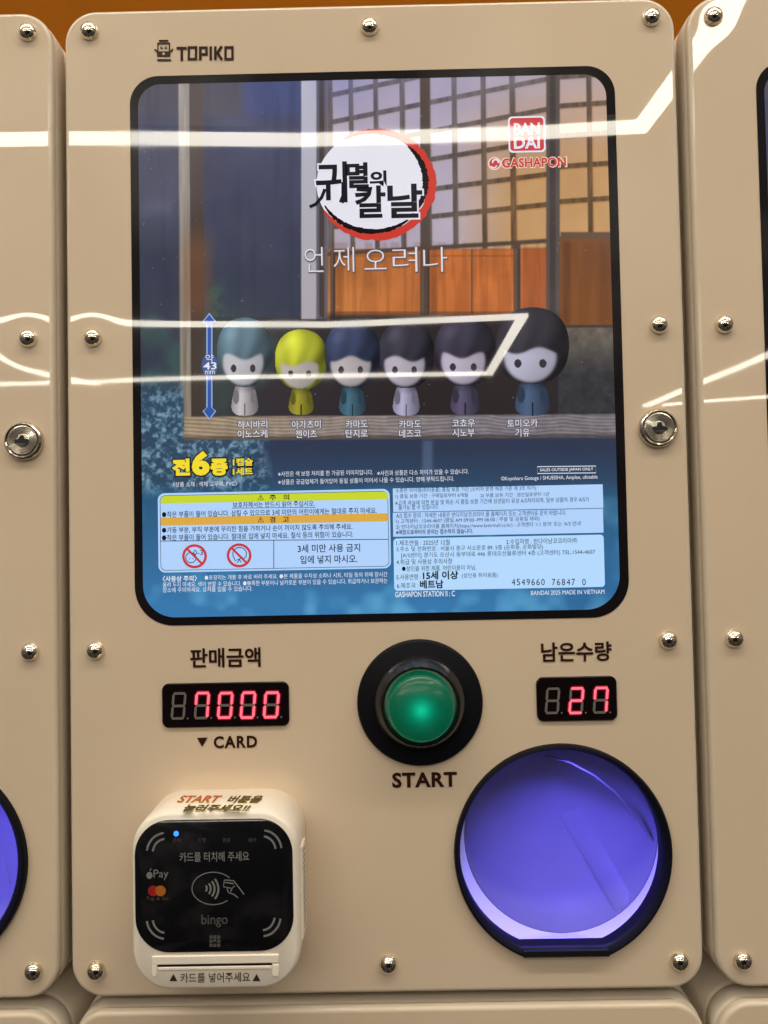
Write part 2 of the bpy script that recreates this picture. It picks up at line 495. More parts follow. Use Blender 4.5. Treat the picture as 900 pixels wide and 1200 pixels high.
def chute(root):
    r = MB(); n = 0.0
    def D(i): return dring(CH_C, CH_R - i, CH_FLAT + i)
    def I(i, s=1.0): return dring(CHO, (CHI_R - i), CHI_FLAT + i)
    r.rings([at_y(D(0), 0.0004), at_y(D(0), -0.0022), at_y(D(0.0005), -0.0031), at_y(D(0.0014), -0.0034), at_y(I(-0.0012), -0.0026), at_y(I(-0.0003), -0.0018), at_y(I(0), -0.0006), at_y(I(0), 0.0050)])
    rim = flat_smooth(r.build('prize_outlet', RUBBERM, root), 35); rim['label'] = 'round outlet with flat bottom edge, glowing violet inside'
    BC = (CHO[0] + 9 * MM, CHO[1] + 3 * MM)
    base = dring(BC, CHI_R * 1.005, BC[1] - CHI_R * 1.00499)
    t = MB()
    t.rings([at_y(I(-0.0002), 0.0045), at_y(base, 0.0165)])
    flat_smooth(t.build('chute_tube', TUBE, rim), 35)
    b = MB(); R = []
    for k in range(13):
        a = math.pi / 2 * k / 12
        s = math.cos(a) * 0.985 + 0.004; dep = 0.0165 + 0.034 * math.sin(a)
        R.append([(BC[0] + (p[0] - BC[0]) * s, dep, BC[1] + (p[1] - BC[1]) * s) for p in base])
    b.rings([at_y(base, 0.0165)] + R, False, True)
    flat_smooth(b.build('chute_bowl', BOWL, rim), 60)
    # moulded rib across the flap
    def on_bowl(x, y, lift):
        d = ray(x, y); lo_, hi_ = 0.0165, 0.0505
        for _ in range(40):
            md = (lo_ + hi_) / 2; a_, b_ = P(x, y, md); rr_ = math.hypot(a_ - BC[0], b_ - BC[1]) / (CHI_R * 1.005)
            if md < 0.0165 + 0.034 * math.sqrt(max(0, 1 - min(1, rr_ / .985) ** 2)): lo_ = md
            else: hi_ = md
        a_, b_ = P(x, y, lo_ - lift); return (a_, lo_ - lift, b_)
    rm = MB(); line = [(668 + 66 * k / 9 + 6 * (k / 9) ** 2, 950 + 126 * k / 9) for k in range(10)]
    rm.rings([[on_bowl(x - 12, y + 4, .0002), on_bowl(x - 8, y + 3, .0002 + .0009 * min(1, (y - 950) / 70)), on_bowl(x + 10, y - 3, .0001 + .0004 * min(1, (y - 950) / 70)), on_bowl(x + 14, y - 4, .0001)] for x, y in line], closed=False)
    flat_smooth(rm.build('flap_rib', BOWL, rim), 50)
    # the edge of the swinging flap inside
    e = MB()
    pts = [P(x, y, 0.020) for x, y in ((640, 886), (668, 893), (697, 908), (722, 928), (748, 960), (769, 988))]
    ptsb = [P(x, y, 0.020) for x, y in ((640, 887.4), (668, 894.4), (696, 909.4), (721, 929.6), (747, 961.4), (767.6, 989.4))]
    e.rings([[(p[0], 0.020, p[1]), (q[0], 0.020, q[1]), (q[0], 0.023, q[1]), (p[0], 0.023, p[1])] for p, q in zip(pts, ptsb)], True, True)
    e.build('flap_edge', BOWL, rim)
    f = MB()
    fx0, fx1, fy = 612, 712, 1112.5
    bx = box_px(fx0, 1108.5, fx1, 1117)
    f.rings([at_y(inset_rr(bx, 0.0006, i, 4), y) for i, y in ((0, -0.0020), (0, -0.0038), (0.0004, -0.0041))], False, True)
    f.build('rim_sill', RUBBER, rim)
    return rim


def button(root):
    X, Z = P(492, 822.5); r = 73 * MM
    m = MB()
    lathe(m, X, Z, [(r, 0.0003), (r, -0.0014), (r * .985, -0.0022), (r * .955, -0.0026), (r * .76, -0.0028), (r * .745, -0.0030)], 72, cap=False)
    bz = flat_smooth(m.build('push_button', RUBBERM, root), 40); bz['label'] = 'round green start button glowing in a black bezel'
    c = MB()
    lathe(c, X, Z, [(r * .745, -0.0026), (r * .735, -0.0046), (r * .715, -0.0056), (r * .63, -0.0098), (r * .612, -0.0104), (r * .59, -0.0104), (r * .572, -0.0096), (r * .562, -0.0070), (r * .56, -0.0020)], 72, cap=False)
    flat_smooth(c.build('button_collar', RUBBER, bz), 38)
    g = MB()
    R = 37.4 * MM; prof = [(R, -0.0025), (R, -0.0150)]
    for k in range(1, 11):
        a = math.pi / 2 * k / 10
        prof.append((R * (0.90 * math.cos(a) + 0.10 * (1 - k / 10)), -0.0150 - 0.0042 * math.sin(a)))
    lathe(g, X, Z, prof, 64, cap=True)
    mm = bpy.data.materials.new('green_translucent_cap'); mm.use_nodes = True
    n, l = mm.node_tree.nodes, mm.node_tree.links
    b = n['Principled BSDF']; b.inputs['Base Color'].default_value = (0.0005, 0.020, 0.013, 1); b.inputs['Roughness'].default_value = 0.22
    tr = n.new('ShaderNodeBsdfTranslucent'); tr.inputs[0].default_value = (0.003, 0.36, 0.235, 1)
    ad = n.new('ShaderNodeAddShader'); l.new(b.outputs[0], ad.inputs[0]); l.new(tr.outputs[0], ad.inputs[1]); l.new(ad.outputs[0], n['Material Output'].inputs[0])
    flat_smooth(g.build('button_cap', mm, bz), 60)
    ld = bpy.data.lights.new('button_led', 'POINT'); ld.energy = 0.00125; ld.color = (0.8, 1, 0.85); ld.shadow_soft_size = 0.0012
    lo = bpy.data.objects.new('button_led', ld); COL.objects.link(lo); lo.parent = bz; lo.location = (X, -0.0146, Z)
    return bz


def frame_print(root):
    m = MB()
    ob = box_px(155.2, 83.3, 729, 728.6); ib = box_px(164.8, 93, 718.5, 719)
    m.holed(rrect(*ob, (34 * MM, 34 * MM, 44 * MM, 46 * MM), 14), rrect(*ib, (27 * MM, 27 * MM, 40 * MM, 38 * MM), 14), -0.0002)
    m.build('window_border', BLACKP, root)
    return ib


# ------------------------------------------------------------------ the printed picture
def art(px, py):
    """colour (sRGB 0..255) of the printed backdrop at measured position px, py: a plain wooden veranda with paper screens"""
    shp = px.shape
    C = np.zeros(shp + (3,))
    def noise(scale, seed, oct=3):
        r = np.random.default_rng(seed); out = np.zeros(shp); amp = 1.0; tot = 0
        for o in range(oct):
            n = 96; g = r.random((n, n)); sx_, sy_ = scale if isinstance(scale, tuple) else (scale, scale); u = px / sx_ * 2 ** o; v = py / sy_ * 2 ** o
            iu = np.floor(u).astype(int); iv = np.floor(v).astype(int); fu = u - iu; fv = v - iv
            fu = fu * fu * (3 - 2 * fu); fv = fv * fv * (3 - 2 * fv)
            a = g[iv % n, iu % n]; b = g[iv % n, (iu + 1) % n]; c = g[(iv + 1) % n, iu % n]; d = g[(iv + 1) % n, (iu + 1) % n]
            out += amp * ((a * (1 - fu) + b * fu) * (1 - fv) + (c * (1 - fu) + d * fu) * fv); tot += amp; amp *= .55
        return out / tot
    def st(d, w=1.0): return np.clip(0.5 + d / w, 0, 1)
    def put(a, c):
        a = np.clip(a, 0, 1)[..., None]; c = np.asarray(c, float)
        C[:] = C * (1 - a) + c * a
    def rect(xa, xb, ya, yb, w=1.6): return st(px - xa, w) * st(xb - px, w) * st(py - ya, w) * st(yb - py, w)
    def mix(a, b, t):
        t = np.clip(t, 0, 1)[..., None]; return np.array(a) * (1 - t) + np.array(b) * t
    n1 = noise(60, 1); n2 = noise(9, 2); n3 = noise(2.4, 3, 2)
    C[:] = mix((78, 80, 106), (60, 64, 84), (py - 100) / 330)
    C += (n1[..., None] - .5) * [14, 18, 22]
    put(rect(150, 285, 80, 135, 2) * .75, (84, 80, 92)); put(rect(285, 355, 80, 135, 16) * .5, (72, 86, 146))  # first band: a reflection in the glass, painted into the print
    put(st(py - 300, 160) * st(360 - px, 4) * .7, (52, 58, 72))
    put(rect(238, 353, 95, 372, 3) * np.clip((noise((9.0, 160.0), 61) - .5) * .6, 0, .12), (36, 40, 58)); put(rect(165, 209, 95, 470, 3) * np.clip((noise((12.0, 150.0), 62) - .5) * 1.2, 0, .3), (40, 44, 60))
    put(st(n1 - .52, .12) * st(py - 310, 80) * st(480 - py, 10) * st(240 - px, 4) * .35, (58, 112, 92))
    put(rect(243, 262, 330, 484, 14) * st(n2 - .45, .3) * .35, (58, 120, 70))
    put(rect(165, 209, 236, 262, 14) * st(n1 - .5, .2) * .3, (110, 116, 140))
    # leaning post on the left
    tx = (py - 97) * 0.006
    put(rect(209 + tx, 222 + tx, 60, 520), mix((148, 142, 140), (126, 116, 104), (py - 97) / 380) * (0.80 + .4 * noise((3.5, 70.0), 8)[..., None]))
    put(rect(222 + tx, 238 + tx, 60, 490), mix((84, 74, 76), (64, 52, 48), (py - 97) / 300))
    put(rect(224 + tx, 236 + tx, 276, 372, 36) * .9, (146, 90, 52))
    # dark interior behind the toys
    dk = rect(243, 655, 372, 492, 4); put(dk, mix((54, 52, 60), (46, 40, 42), (px - 250) / 200))
    put(rect(243, 330, 372, 492, 30) * .5 * st(n1 - .45, .2), (58, 82, 74))
    # pale post
    put(rect(353, 371, 60, 374), mix((178, 180, 200), (168, 164, 172), (py - 97) / 260))
    put(rect(371, 384, 60, 374), (98, 94, 104)); put(rect(374, 380, 60, 374), (70, 62, 62))
    # paper screens
    warm = np.clip((px - 525) / 80, 0, 1) * (.12 + .88 * np.clip((py - 95) / 130, 0, 1) ** .8) + np.clip((px - 525) / 200 * .15, 0, .15); warm = np.clip(warm, 0, 1)
    scr = rect(384, 735, 60, 292)
    put(scr, mix((172, 162, 182), (190, 148, 102), warm) * (0.93 + .14 * n1[..., None]))
    bar = np.zeros(shp)
    for xx, wv in ((385, 8), (412, 4), (441, 4), (472, 4.5), (499, 9), (533, 4.5), (567, 4.5), (601, 5), (691, 4.5)):
        bar = np.maximum(bar, st(wv * .68 - np.abs(px - xx - (py - 180) * .012), 1.2))
    for yy, sl in ((87, -.21), (120, -.2), (154, -.19), (187, -.165), (222, -.13), (254, -.105)):
        bar = np.maximum(bar, st(3.0 - np.abs(py - yy - (px - 505) * sl), 1.2) * st(645 - px, 2))
    for yy in (88, 122, 157, 193, 234):
        bar = np.maximum(bar, st(3.0 - np.abs(py - yy + (px - 690) * .07), 1.2) * st(px - 650, 2))
    put(np.roll(np.roll(bar, 2, 1), -2, 0) * scr * .45, mix((168, 150, 150), (170, 116, 62), warm))
    put(bar * scr, mix((96, 88, 88), (104, 78, 54), warm) * (0.74 + .5 * noise((4.0, 30.0), 51)[..., None]))
    put(rect(384, 420, 60, 120, 50) * .3, (84, 104, 200)); put(rect(385, 640, 60, 130, 60) * .22, (130, 136, 190))
    # orange boards under the screens
    low = rect(384, 655, 292, 376, 3)
    put(low, mix((176, 110, 60), (182, 104, 56), (px - 400) / 130) * (0.84 + .3 * n1[..., None] + .06 * n2[..., None]))
    put(rect(612, 642, 290, 372, 2) * .7, (152, 82, 48))
    put(st(2.5 - np.abs(py - 292 - (px - 480) * -.06), 2) * rect(384, 645, 270, 310), (84, 70, 62))
    put(rect(655, 735, 277, 381, 2), mix((118, 76, 48), (124, 76, 42), (py - 285) / 70) * (0.92 + .16 * n1[..., None]))
    put(rect(657, 735, 272, 280, 2), (100, 78, 62))
    for xx, wv, ya, yb in ((498, 11, 90, 376), (606, 8, 284, 376), (390, 6, 292, 376), (553, 1.5, 292, 376)):
        put(rect(xx - wv / 2, xx + wv / 2, ya, yb), (82, 70, 66))
    put(rect(640, 656, 60, 384), (88, 80, 78)); put(rect(644, 651, 60, 384), (70, 62, 62))
    pg_ = noise((5.0, 90.0), 41, 3)
    for xa, xb in ((493, 504), (602, 610), (387, 393)):
        put(rect(xa + 1.5, xa + 3.2, 292, 372) * .5, (134, 112, 96)); put(rect(xb - 2.5, xb - 1, 292, 372) * .6, (44, 38, 38))
    for yy in (300, 366):
        put(rect(504, 602, yy - 1, yy + 1, 1.2) * .35, (110, 62, 34)); put(rect(394, 493, yy - 1, yy + 1, 1.2) * .35, (110, 62, 34))
    put(rect(505, 512, 292, 374, 3) * .35, (96, 52, 30)); put(rect(394, 402, 292, 374, 4) * .35, (96, 52, 30))
    put(rect(660, 668, 282, 380, 4) * .5, (84, 54, 40)); put(rect(700, 735, 282, 380, 10) * .25, (90, 56, 40))
    put(rect(384, 735, 284, 382, 3) * np.clip((pg_ - .45) * 1.0, 0, .18), (92, 50, 28))
    put(rect(384, 655, 368, 380, 8), (52, 46, 46))
    # plaster and dark to the right
    put(rect(655, 735, 382, 490, 2), mix((104, 96, 88), (54, 54, 58), (py - 390) / 50) * (0.8 + .4 * n2[..., None]))
    put(rect(655, 735, 381, 384, 1.5), (70, 58, 52))
    # veranda beam
    rise = (px - 450) * -.006
    grain = noise((60), 12, 2); fine = np.sin(py * 1.5 + n1 * 14 + grain * 8) * .5 + .5
    bm_ = rect(215, 735, 488, 515, 2); bm_ = st(py - 487 - rise, 2) * st(515 + rise - py, 2) * st(px - 214, 2)
    put(bm_, mix((158, 140, 116), (124, 118, 126), (px - 215) / 330) * (0.72 + .25 * fine[..., None] + .25 * n2[..., None]))
    put(st(py - 510 - rise, 3) * st(516 + rise - py, 2) * st(px - 214, 2) * .6, (62, 54, 54))
    # garden and ground
    gl = st(py - 515 - rise, 3) + st(215 - px, 3) * st(py - 455, 26)
    put(np.clip(gl, 0, 1), mix((48, 58, 82), (50, 80, 112), (py - 525) / 60))
    pb = np.clip(gl, 0, 1) * st(325 - px + (n1 - .5) * 80, 26) * st(600 - py, 14)
    put(pb, mix((48, 72, 96), (116, 152, 176), np.clip((n3 * .35 + noise(6, 31, 3) * .9 - .55) * 3.4, 0, 1)))
    put(rect(495, 507, 516, 566, 5) * .35, (120, 142, 176))
    tq = st(py - 574, 22)
    bok = np.clip((noise(26, 21, 2) - .5) * 3, 0, 1)
    put(tq, mix((46, 88, 124), (58, 120, 174), (py - 580) / 130) + bok[..., None] * [16, 28, 26])
    put(tq * st(px - 640, 90) * st(py - 640, 60) * .5, (44, 92, 140))
    put(st(py - 700, 30) * .35 * bok, (120, 180, 210))
    # specks of dust held on the sheet
    sp = np.random.default_rng(5)
    for k in range(110):
        a, b = sp.uniform(168, 715), sp.uniform(105, 480); 
        put(st(sp.uniform(.5, .95) - np.hypot(px - a, py - b), .8) * sp.uniform(.2, .55), (176, 184, 206))
    return np.clip(C, 0, 255)


POSTER_MAT = mat('backlit_poster_print', (0.2, 0.2, 0.2), 0.018, relief=True, attr='print_colour', estr=0.80)


def poster(root, ib, step=0.95):
    X0, Z0, X1, Z1 = ib; g = 0.0015
    nx = int((X1 - X0) / MM / step); nz = int((Z1 - Z0) / MM / step)
    X = np.linspace(X0 - g, X1 + g, nx); Z = np.linspace(Z0 - g, Z1 + g, nz)
    XX, ZZ = np.meshgrid(X, Z)
    px, py = proj(XX, np.zeros_like(XX), ZZ)
    A = art(px, py) / 255
    L = np.where(A <= .04045, A / 12.92, ((A + .055) / 1.055) ** 2.4)
    me = bpy.data.meshes.new('poster')
    v = np.stack([XX.ravel(), np.full(XX.size, -0.0001), ZZ.ravel()], -1)
    # keep the sheet inside the rounded border
    i = np.arange(nx * nz).reshape(nz, nx)
    rr = 24 * MM
    cx = np.clip(XX, X0 + rr, X1 - rr); cz = np.clip(ZZ, Z0 + rr, Z1 - rr)
    okv = np.hypot(XX - cx, ZZ - cz) < rr + 0.0012
    q = np.stack([i[:-1, :-1], i[:-1, 1:], i[1:, 1:], i[1:, :-1]], -1)
    ok = okv[:-1, :-1] & okv[:-1, 1:] & okv[1:, 1:] & okv[1:, :-1]
    q = q[ok].reshape(-1, 4)
    me.vertices.add(len(v)); me.vertices.foreach_set('co', v.ravel())
    me.loops.add(q.size); me.loops.foreach_set('vertex_index', q.ravel())
    me.polygons.add(len(q)); me.polygons.foreach_set('loop_start', np.arange(0, q.size, 4)); me.polygons.foreach_set('loop_total', np.full(len(q), 4))
    ca = me.color_attributes.new('print_colour', 'FLOAT_COLOR', 'POINT')
    ca.data.foreach_set('color', np.concatenate([L.reshape(-1, 3), np.ones((L.size // 3, 1))], 1).ravel())
    me.update(calc_edges=True); me.validate()
    me.materials.append(POSTER_MAT)
    o = bpy.data.objects.new('poster', me); COL.objects.link(o); o.parent = root
    o['label'] = 'backlit poster with paper screens, toys on a beam and white notice boxes'
    return o


ROOT_GROUP = 'vending machines set side by side and one above another'
main = thing('vending_machine', 'cream capsule vending machine with green button in the middle, fully shown', 'vending machine', (0, 0, 0), ROOT_GROUP)
body(main)
IB = frame_print(main)
PO = poster(main, IB)
chute(main); button(main)
for (x, y) in SCREWS:
    screw(main, *P(x, y))
lock(main, *P(770.5, 502))
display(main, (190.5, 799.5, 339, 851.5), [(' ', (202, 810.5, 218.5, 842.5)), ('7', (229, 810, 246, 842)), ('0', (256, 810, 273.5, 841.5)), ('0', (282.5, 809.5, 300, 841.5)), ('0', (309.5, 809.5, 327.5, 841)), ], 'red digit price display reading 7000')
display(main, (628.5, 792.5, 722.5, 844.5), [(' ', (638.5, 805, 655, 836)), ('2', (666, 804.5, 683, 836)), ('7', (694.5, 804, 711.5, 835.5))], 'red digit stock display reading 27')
# violet lamp inside the outlet
cl = bpy.data.lights.new('outlet_lamp', 'SPOT'); cl.energy = 0.88; cl.color = (0.135, 0.105, 1.0); cl.shadow_soft_size = 0.004
cl.spot_size = math.radians(124); cl.spot_blend = 1.0
clo = bpy.data.objects.new('outlet_lamp', cl); COL.objects.link(clo); clo.parent = main
clo.location = (CHO[0] + 0.010, 0.0075, CHO[1] + CHI_R - 0.007)
clo.rotation_euler = Vector((0.04, 0.13, -1.0)).to_track_quat('-Z', 'Y').to_euler()

# lettering printed under the acrylic
t = MB()
t.text(words('판매금액', 223, 305.5, 770.5, 23, weight=.024)); t.build('lettering', BROWNP, main)
t = MB(); t.text(words('CARD', 250.5, 301.5, 869.3, 14.5, weight=.034, space=1.15))
t.poly(at_y([P(231, 864.5), P(243.5, 864), P(237.2, 875)], -0.0003)); t.build('lettering', BROWNP, main)
t = MB(); t.text(words('START', 459.5, 535.5, 913.6, 18, weight=.036, space=1.1)); t.build('lettering', BROWNP, main)
t = MB(); t.text(words('남은수량', 634, 716.5, 763.7, 23, weight=.024)); t.build('lettering', BROWNP, main)


def strokes(mb, pts, w, y, closed=False, Y=0.0, m=0):
    """a drawn line of measured width w through measured points"""
    q = [Vector(P(a, b, Y)) for a, b in pts]; n = len(q); hw = w * MM / 2 * ((Y - CAM[1]) / -CAM[1])
    L, R = [], []
    for i in range(n):
        a = q[i - 1] if (i > 0 or closed) else q[i]; b = q[(i + 1) % n] if (i < n - 1 or closed) else q[i]
        d = (b - a).normalized() if (b - a).length > 0 else Vector((1, 0)); nr = Vector((-d.y, d.x))
        L.append(q[i] + nr * hw); R.append(q[i] - nr * hw)
    for i in range(n if closed else n - 1):
        j = (i + 1) % n
        mb.poly([(L[i].x, Y + y, L[i].y), (L[j].x, Y + y, L[j].y), (R[j].x, Y + y, R[j].y), (R[i].x, Y + y, R[i].y)], m)


def arcpts(cx, cy, rx, ry, a0, a1, n=14):
    return [(cx + rx * math.cos(math.radians(a0 + (a1 - a0) * k / n)), cy - ry * math.sin(math.radians(a0 + (a1 - a0) * k / n))) for k in range(n + 1)]


# maker's mark: blocky letters and a little boxy emblem
lg = MB()
def slab(x0_, y0_, x1_, y1_, y=-0.0003, mb=None, m=0):
    (mb or lg).poly(at_y([P(x0_, y0_), P(x1_, y0_), P(x1_, y1_), P(x0_, y1_)], y), m)
lt, tk = 54.6, 2.9
def O(xa, xb): slab(xa, 54.5, xa + tk, 71); slab(xb - tk, 54.3, xb, 70.8); slab(xa + tk, 54.5, xb - tk, 57.2); slab(xa + tk, 68.2, xb - tk, 70.9)
slab(207, 55.2, 219, 58.3); slab(211.6, 58.3, 214.8, 71.5)
O(220, 231.3)
slab(233.3, 54.8, 236.4, 71); slab(236.4, 54.8, 243.6, 57.5); slab(240.6, 57.5, 243.6, 62.5); slab(236.4, 62.5, 243.6, 65.3)
slab(245.6, 54.7, 248.6, 70.9)
slab(251, 54.6, 254, 70.8); strokes(lg, [(254, 63.6), (260, 54.6)], 3.2, -0.00034); strokes(lg, [(254.5, 62), (260.4, 70.6)], 3.2, -0.00038)
O(263, 274)
slab(186.5, 47.2, 197.5, 49.2); slab(184.5, 50.3, 199.5, 52); slab(184.5, 52, 186, 60.5); slab(198, 52, 199.5, 60.5)
slab(184.2, 60.5, 199.8, 66.5); slab(184.4, 69.5, 200.6, 71.8)
strokes(lg, [(184.5, 61), (181.2, 58.2)], 2, -0.00034); strokes(lg, [(199.6, 61), (203, 58)], 2, -0.00034)
for ex in (189.5, 194.6):
    lg.poly(at_y(circ(*P(ex, 56.3), 1.7 * MM, 14), -0.0003))
lg.build('maker_logo', BROWNP, main)
le = MB()
for ex in (189.9, 195):
    le.poly(at_y(circ(*P(ex, 56.2), .7 * MM, 10), -0.00042))
le.poly(at_y([P(190.5, 62.5), P(193.5, 62.5), P(193, 65), P(191, 65)], -0.00042)); le.build('logo_highlight', BEIGE, bpy.data.objects[[o.name for o in main.children if o.name.startswith('maker_logo')][0]])

# ------------------------------------------------------------------ poster printing
WHITE = ink((232, 236, 250)); PANELC = ink((176, 210, 255), .80); PANELC2 = ink((178, 216, 255), .82); NAVY = ink((34, 36, 62), .25)
YEL = ink((250, 226, 52)); RED = ink((196, 66, 66)); BLUE = ink((52, 88, 176)); LIME = ink((206, 222, 52)); OCH = ink((226, 176, 74))
DARK = ink((30, 26, 34), .2); SALM = ink((208, 70, 74)); PALE = ink((196, 202, 224)); OUTL = ink((40, 40, 52), .2); DISC = ink((232, 232, 246)); WINE = ink((66, 26, 34), .3)

# small round toys standing on the beam, plain stand-ins
def toy(cx, top, bot, w, hat, face, base, seed):
    """one printed toy: hooded round head without features on a small body"""
    h = bot - top; step = .62
    gx = np.arange(cx - w * .54, cx + w * .54, step); gy = np.arange(top - 1, bot + 1, step)
    X, Y = np.meshgrid(gx, gy)
    hy = top + h * .355; rx, ry = w * .5, h * .355
    u, v = (X - cx) / rx, (Y - hy) / ry
    rr = np.abs(u) ** 2.3 + np.abs(v) ** 2.3
    head = rr < 1
    bu, bv = (X - cx) / (w * (.17 + .10 * np.clip((Y - (top + h * .66)) / (h * .3), 0, 1))), (Y - (bot - h * .19)) / (h * .195)
    bodym = (np.abs(bu) ** 3 + np.abs(bv) ** 3 < 1) & ~head
    fu, fv = (X - cx + w * .03) / (w * .36), (Y - (top + h * .46)) / (h * .235)
    fringe = top + h * (.40 + .03 * np.cos(u * 5 + seed))
    fc = 1 / (1 + np.exp(np.clip((fu ** 2 + fv ** 2 - 1) * 16, -30, 30))) / (1 + np.exp(np.clip((fringe - Y) * 1.4, -30, 30)))
    nz = np.sqrt(np.clip(1 - u ** 2 - v ** 2, 0.02, 1)); lit = np.clip(-.42 * u - .52 * v + .62 * nz, 0, 1)
    ang = np.arctan2(u + .1, 1.4 - v); fold = .5 + .5 * np.sin(ang * 15 + seed * 2 + np.sin(v * 3))
    hs = (.52 + .78 * lit + .16 * (fold - .5))[..., None]
    Hc = np.array(hat) * hs + np.clip(lit - .86, 0, 1)[..., None] * 260
    Fc = np.array(face) * (.70 + .38 * np.clip(.9 - .35 * fu - .25 * np.abs(fv), 0, 1))[..., None]
    Cc = Hc * (1 - fc[..., None]) + Fc * fc[..., None]
    Bc = np.array(base) * (.55 + .5 * np.clip(1 - np.abs(bu + .3) * .8, 0, 1) - .25 * np.clip((top + h * .78 - Y) / (h * .1), 0, 1))[..., None]
    for sg in (-1, 1):
        eye = np.hypot((X - cx + w * .03 - sg * w * .17) / (w * .050), (Y - (top + h * .52)) / (h * .040)) < 1
        Cc = np.where((eye & head)[..., None], (58, 52, 60), Cc)
        arm = np.hypot((X - cx - sg * w * .155) / (w * .055), (Y - (bot - h * .19)) / (h * .075)) < 1
        Bc = np.where(arm[..., None], np.array(base) * .62, Bc)
    Bc = np.where((np.abs(X - cx) < w * .012)[..., None] & (Y > bot - h * .12)[..., None], np.array(base) * .4, Bc)
    A = np.clip(np.where(head[..., None], Cc, Bc), 0, 255) / 255
    L = np.where(A <= .04045, A / 12.92, ((A + .055) / 1.055) ** 2.4)
    keep = head | bodym
    ny, nx = X.shape; i = np.arange(nx * ny).reshape(ny, nx)
    ok = keep[:-1, :-1] & keep[:-1, 1:] & keep[1:, 1:] & keep[1:, :-1]
    q = np.stack([i[1:, :-1], i[1:, 1:], i[:-1, 1:], i[:-1, :-1]], -1)[ok]
    used = np.unique(q); rm = np.zeros(nx * ny, int); rm[used] = np.arange(len(used)); q = rm[q]
    co = [P(a, b) for a, b in zip(X.ravel()[used], Y.ravel()[used])]
    me = bpy.data.meshes.new('printed_toy'); me.from_pydata([(a, -0.00022, b) for a, b in co], [], q.tolist())
    ca = me.color_attributes.new('print_colour', 'FLOAT_COLOR', 'POINT')
    ca.data.foreach_set('color', np.concatenate([L.reshape(-1, 3)[used], np.ones((len(used), 1))], 1).ravel())
    me.materials.append(POSTER_MAT); me.update()
    o = bpy.data.objects.new('printed_toy', me); COL.objects.link(o); o.parent = PO
    return o

for k, t_ in enumerate(((287, 372, 487, 66, (84, 108, 122), (172, 172, 180), (186, 182, 188)), (353, 386, 486, 62, (168, 172, 52), (166, 160, 156), (150, 144, 52)),
           (413, 376, 487, 66, (52, 60, 86), (166, 160, 164), (70, 104, 124)), (476, 376, 487, 66, (54, 52, 64), (166, 160, 174), (168, 164, 194)),
           (545, 370, 486, 72, (56, 52, 66), (168, 162, 180), (88, 82, 108)), (624, 360, 487, 86, (52, 50, 58), (168, 168, 188), (74, 92, 124)))):
    toy(*t_, k * 1.7)

# title: dark strokes on a pale disc in a brushed red ring
bd = MB()
bd.poly(at_y([P(*p) for p in arcpts(438, 216, 67, 61, 0, 360, 60)[:-1]], -0.00032), 0)
def brush(mb, cx, cy, rx, ry, a0, a1, wmax, y, m, seed, n=70):
    r = random.Random(seed); O_, I_ = [], []
    for k in range(n + 1):
        u = k / n; a = math.radians(a0 + (a1 - a0) * u); w = wmax * (math.sin(math.pi * min(1, max(0, u))) ** .55) * (0.75 + .5 * r.random()) + .8
        O_.append(P(cx + (rx + w * .6) * math.cos(a), cy - (ry + w * .6) * math.sin(a))); I_.append(P(cx + (rx - w * .4) * math.cos(a), cy - (ry - w * .4) * math.sin(a)))
    for k in range(n):
        mb.poly([(O_[k][0], y, O_[k][1]), (O_[k + 1][0], y, O_[k + 1][1]), (I_[k + 1][0], y, I_[k + 1][1]), (I_[k][0], y, I_[k][1])], m)
brush(bd, 438, 216, 67, 61, 122, -150, 9, -0.00036, 1, 3)
brush(bd, 438, 216, 67, 61, 118, 60, 5, -0.00037, 1, 7)
brush(bd, 436, 214, 62, 57, 48, -42, 6.5, -0.00040, 2, 9)
brush(bd, 437, 214, 64, 57, -48, -152, 5, -0.00041, 2, 11)
BADGE = bd.build('title_badge', [DISC, ink((206, 62, 52)), DARK], PO)
tt = MB()
for s_, (xa, xb, yc, h, w) in (('귀', (370, 407, 214, 48, .012)), ('멸', (405, 432, 206, 30, .03)), ('의', (433, 453, 210, 19, .03)), ('칼', (416, 452, 237, 38, .02)), ('날', (454, 495, 236, 40, .02))):
    tt.text(words(s_, xa, xb, yc, h, y=-0.0006, weight=w + .006))
strokes(tt, [(381, 222), (377, 232), (370, 240), (363, 243)], 4, -0.00058)
strokes(tt, [(403, 214), (403, 230), (400, 238)], 6, -0.00057)
tt.build('title_lettering', OUTL, PO)
ts = MB()
for s_, (xa, xb, yc, h, w) in (('귀', (370, 407, 214, 48, .012)), ('멸', (405, 432, 206, 30, .03)), ('의', (433, 453, 210, 19, .03)), ('칼', (416, 452, 237, 38, .02)), ('날', (454, 495, 236, 40, .02))):
    ts.text(words(s_, xa - 2, xb + 2, yc, h + 4, y=-0.0005, weight=w + .045))
ts.build('title_outline', DISC, PO)
st_ = MB()
xs = [(357, 379), (391, 415), (427, 453), (460, 489), (496, 524)]
for s_, (xa, xb) in zip('언제오려나', xs):
    st_.text(words(s_, xa, xb, 304.5, 29 if s_ != '오' else 23, y=-0.0005, weight=-.012))
st_.build('subtitle_lettering', ink((226, 226, 236)), PO)
sh = MB()
for s_, (xa, xb) in zip('언제오려나', xs):
    sh.text(words(s_, xa - .5, xb + 1.5, 305.5, 30 if s_ != '오' else 24, y=-0.00042, weight=.006))
sh.build('subtitle_outline', ink((104, 90, 92)), PO)

